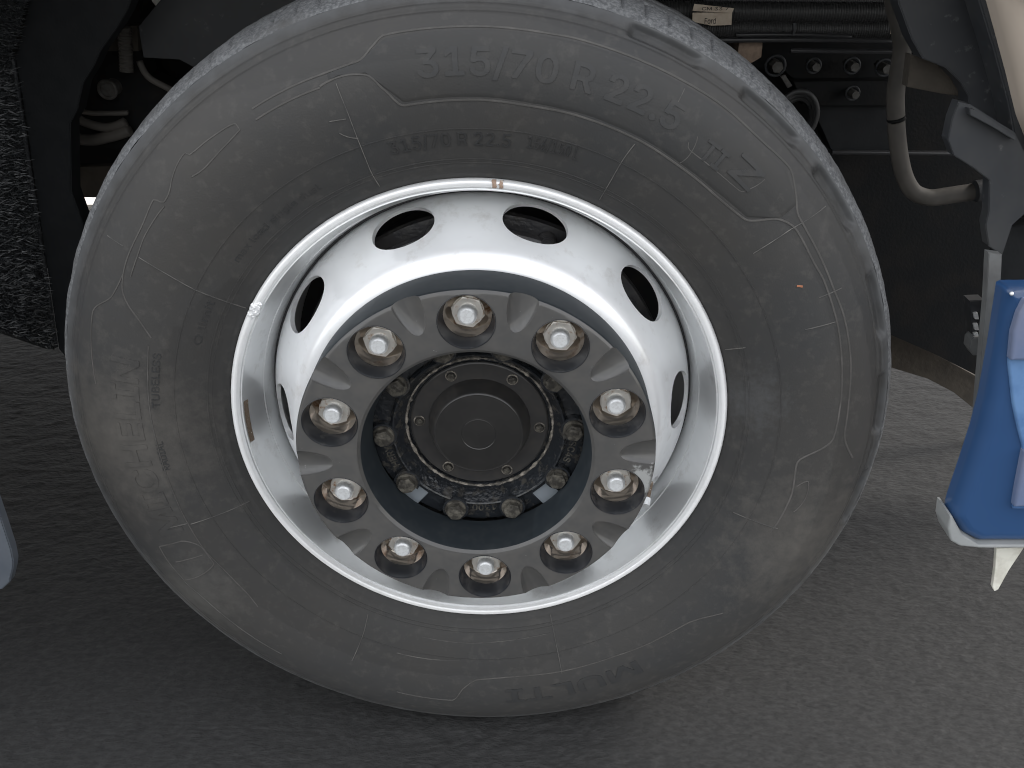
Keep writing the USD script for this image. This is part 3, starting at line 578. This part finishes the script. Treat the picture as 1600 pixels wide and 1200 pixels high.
for x, y, r in ((1212, 103, .0145), (1272, 103, .0105), (1332, 103, .0115), (1382, 106, .012), (1333, 146, .010)):
    c = at(x, y, E0 + .02); tt = np.linspace(0, 2 * np.pi, 24, endpoint=False)
    b = part(TR, 'engine_bolt', hexnut(E0 + .006, E0 + .05, r * 1.05, c, 10), 'steel', 30)
    part(b, 'bolt_collar', tube(np.stack([c[0] + r * np.sin(tt), E0 + .022 + 0 * tt, c[2] + r * np.cos(tt)], -1), r * .16, 8, True), 'bracket', True)
part(TR, 'lever', plate([(1220, 120), (1227, 117), (1238, 134), (1231, 138)], E0, .006), 'steel', 30)
for k in range(3):
    c = at(1246 + 3 * k, 180 + 3 * k, .47); tt = np.linspace(0, 2 * np.pi, 40, endpoint=False); rr = .030 - .004 * k
    part(TR, 'coiled_hose', tube(np.stack([c[0] + rr * np.sin(tt), c[1] + .012 * k + 0 * tt, c[2] + rr * 1.2 * np.cos(tt)], -1), .0042, 10, True), 'conduit', True)
hp = [(1388, -60), (1396, 0), (1406, 45), (1409, 85), (1401, 130), (1400, 185), (1405, 240), (1415, 280), (1432, 303), (1455, 309), (1485, 305), (1538, 297)]
hs = part(TR, 'coolant_hose', tube([at(x, y, .30) for x, y in hp], .0118, 18), 'hose', True, 'thick brown hose hanging in a bend')
part(hs, 'hose_joint', tube([at(1400, 183, .30), at(1401, 189, .30)], .0124, 18), 'chassis', True)
part(hs, 'hose_clamp', tube([at(1524, 299, .29), at(1545, 296, .29)], .0150, 18), 'bracket', 30)
ap = part(TR, 'arch_panel', plate([(1388, -80), (1404, 5), (1424, 60), (1442, 92), (1478, 106), (1500, 128), (1513, 150), (1513, 164), (1582, 208), (1660, 300), (1700, 300), (1700, -80)], .13, .03, .004), 'bracket', 30, 'dark plastic front panel of the wheel arch')
part(ap, 'arch_lip', plate([(1522, -80), (1529, 0), (1552, 75), (1575, 160), (1590, 240), (1606, 345), (1700, 345), (1700, -80)], .06, .04, .006), 'bracket', 30)
part(TR, 'dusty_shelf', plate([(1424, 86), (1442, 90), (1478, 104), (1502, 128), (1514, 152), (1470, 146), (1418, 136)], .17, .02), 'brown', 30)
br = part(TR, 'bumper_bracket', plate([(1498, 159), (1518, 164), (1552, 186), (1586, 207), (1602, 240), (1606, 330), (1582, 352), (1566, 400), (1545, 385), (1540, 352), (1545, 330), (1546, 282), (1520, 262), (1490, 243), (1481, 218), (1488, 185)], .035, .018, .003), 'bracket', 30, 'scuffed grey plastic bracket above the bumper')
part(br, 'bracket_rib', plate([(1515, 170), (1524, 172), (1552, 190), (1588, 214), (1586, 220), (1550, 198), (1516, 180)], .024, .012, .002), 'bracket', 30)
part(TR, 'edge_strip', plate([(1545, 395), (1566, 398), (1564, 440), (1556, 510), (1547, 580), (1532, 690), (1524, 692), (1526, 640), (1533, 560), (1541, 470)], .02, .012, .003), 'strip', 30, 'grey edging strip beside the blue bumper')
part(TR, 'inner_bumper', plate([(1560, 360), (1800, 300), (1800, 700), (1534, 696), (1548, 590)], .10, .02, .003), 'black', 30)
cn = part(TR, 'wiring_plug', plate([(1515, 470), (1538, 469), (1541, 500), (1540, 548), (1521, 548), (1518, 520)], .16, .02, .003), 'bracket', 30)
for y in (490, 507, 521): part(cn, 'metal_contact', plate([(1522, y), (1528, y - 1), (1530, y + 9), (1524, y + 9)], .155, .006, .001), 'stud', 30)
part(cn, 'plug_cap', plate([(1517, 532), (1522, 527), (1540, 527), (1540, 555), (1521, 556), (1515, 546)], .15, .02, .004), 'strip', 30)
# blue bumper corner with its lamp
def shell(pts, Y, th, rb, n=7):
    """outline with a properly rounded front edge of radius rb"""
    q = np.array([at(x, y, Y)[[0, 2]] for x, y in pts]); pg = Polygon(q).buffer(0)
    def ringpts(g, N=220):
        e = g.exterior; return np.array([e.interpolate(t, True).coords[0] for t in np.linspace(0, 1, N, endpoint=False)])
    base = ringpts(pg.buffer(-1e-4)); nb = len(base); rows = []
    tn = np.roll(base, -1, 0) - np.roll(base, 1, 0); tn /= np.linalg.norm(tn, axis=1, keepdims=True); nn = np.stack([-tn[:, 1], tn[:, 0]], 1)
    if not pg.contains(__import__('shapely').Point(*(base[5] + nn[5] * .002))): nn = -nn
    K = np.array([np.exp(-.5 * (np.arange(-8, 9) / 3.5) ** 2)]); K = (K / K.sum())[0]
    nn = sum(np.roll(nn, s, 0) * k for s, k in zip(range(-8, 9), K))
    rows.append((base, Y + th))
    for a in np.linspace(0, np.pi / 2, n): rows.append((base + nn * rb * (1 - math.cos(a)), Y + rb * (1 - math.sin(a))))
    v = np.array([np.stack([b[:, 0], np.full(nb, y), b[:, 1]], 1) for b, y in rows]); R = len(rows)
    i, j = np.meshgrid(np.arange(R - 1), np.arange(nb), indexing='ij'); j2 = (j + 1) % nb
    f = np.stack([i * nb + j, i * nb + j2, (i + 1) * nb + j2, (i + 1) * nb + j], -1).reshape(-1, 4); f = np.vstack([f[:, [0, 1, 2]], f[:, [0, 2, 3]]])
    front = Polygon(rows[-1][0]).buffer(0); front = front if front.geom_type == 'Polygon' else max(front.geoms, key=lambda z: z.area)
    fv, ff = trimesh.creation.triangulate_polygon(front, engine='earcut')
    return join((v.reshape(-1, 3), f), (np.stack([fv[:, 0], np.full(len(fv), Y), fv[:, 1]], 1), ff))
part(TR, 'cab_corner', shell([(1570, -90), (1584, 0), (1600, 60), (1618, 130), (1634, 200), (1680, 320), (1800, 320), (1800, -90)], -.01, .09, .05, 12), 'beige', 60, 'pale beige cab corner panel')
bp = part(TR, 'bumper_corner', shell([(1575, 456), (1578, 453), (1760, 452), (1760, 852), (1530, 851), (1505, 838), (1489, 812), (1495, 790), (1514, 735), (1532, 680), (1545, 630), (1560, 550), (1568, 500)], -.05, .03, .016), 'blue', 50, 'blue painted bumper corner')
part(bp, 'lamp_lens', shell([(1601, 467), (1760, 468), (1760, 798), (1582, 796), (1586, 768), (1596, 715), (1598, 700), (1588, 660), (1582, 630), (1576, 570), (1581, 520), (1590, 490)], -.054, .012, .003), 'lensmid', 50, 'pale clear lamp set in the blue bumper')
part(bp, 'upper_lens', shell([(1603, 470), (1760, 471), (1760, 566), (1579, 564), (1583, 522), (1592, 492)], -.060, .010, .004), 'lens', 50)
part(bp, 'lower_lens', shell([(1601, 706), (1760, 700), (1760, 794), (1585, 793), (1589, 768)], -.060, .010, .004), 'lens', 50)
part(bp, 'lower_trim', shell([(1484, 806), (1488, 806), (1504, 836), (1530, 852), (1760, 851), (1760, 858), (1530, 857), (1500, 854), (1486, 846), (1481, 828)], -.056, .04, .003), 'trim', 40)
part(bp, 'hanging_strip', plate([(1557, 857), (1600, 856), (1576, 892), (1560, 921), (1554, 924), (1551, 918), (1555, 888)], -.03, .006, .0015), 'spike', 30, 'off-white pointed strip hanging under the bumper')
t0 = at(1581, 459, -.05); b = trimesh.creation.icosphere(2, .0022); b.apply_translation(t0 + [0, .0005, 0]); part(bp, 'rivet', b, 'stud', True)

# pale concrete apron beyond the truck, lit by the open sky
structure('pavement', box((-9, 2.44, -H - .02), (6, 16, -H + .03)), 'concrete')
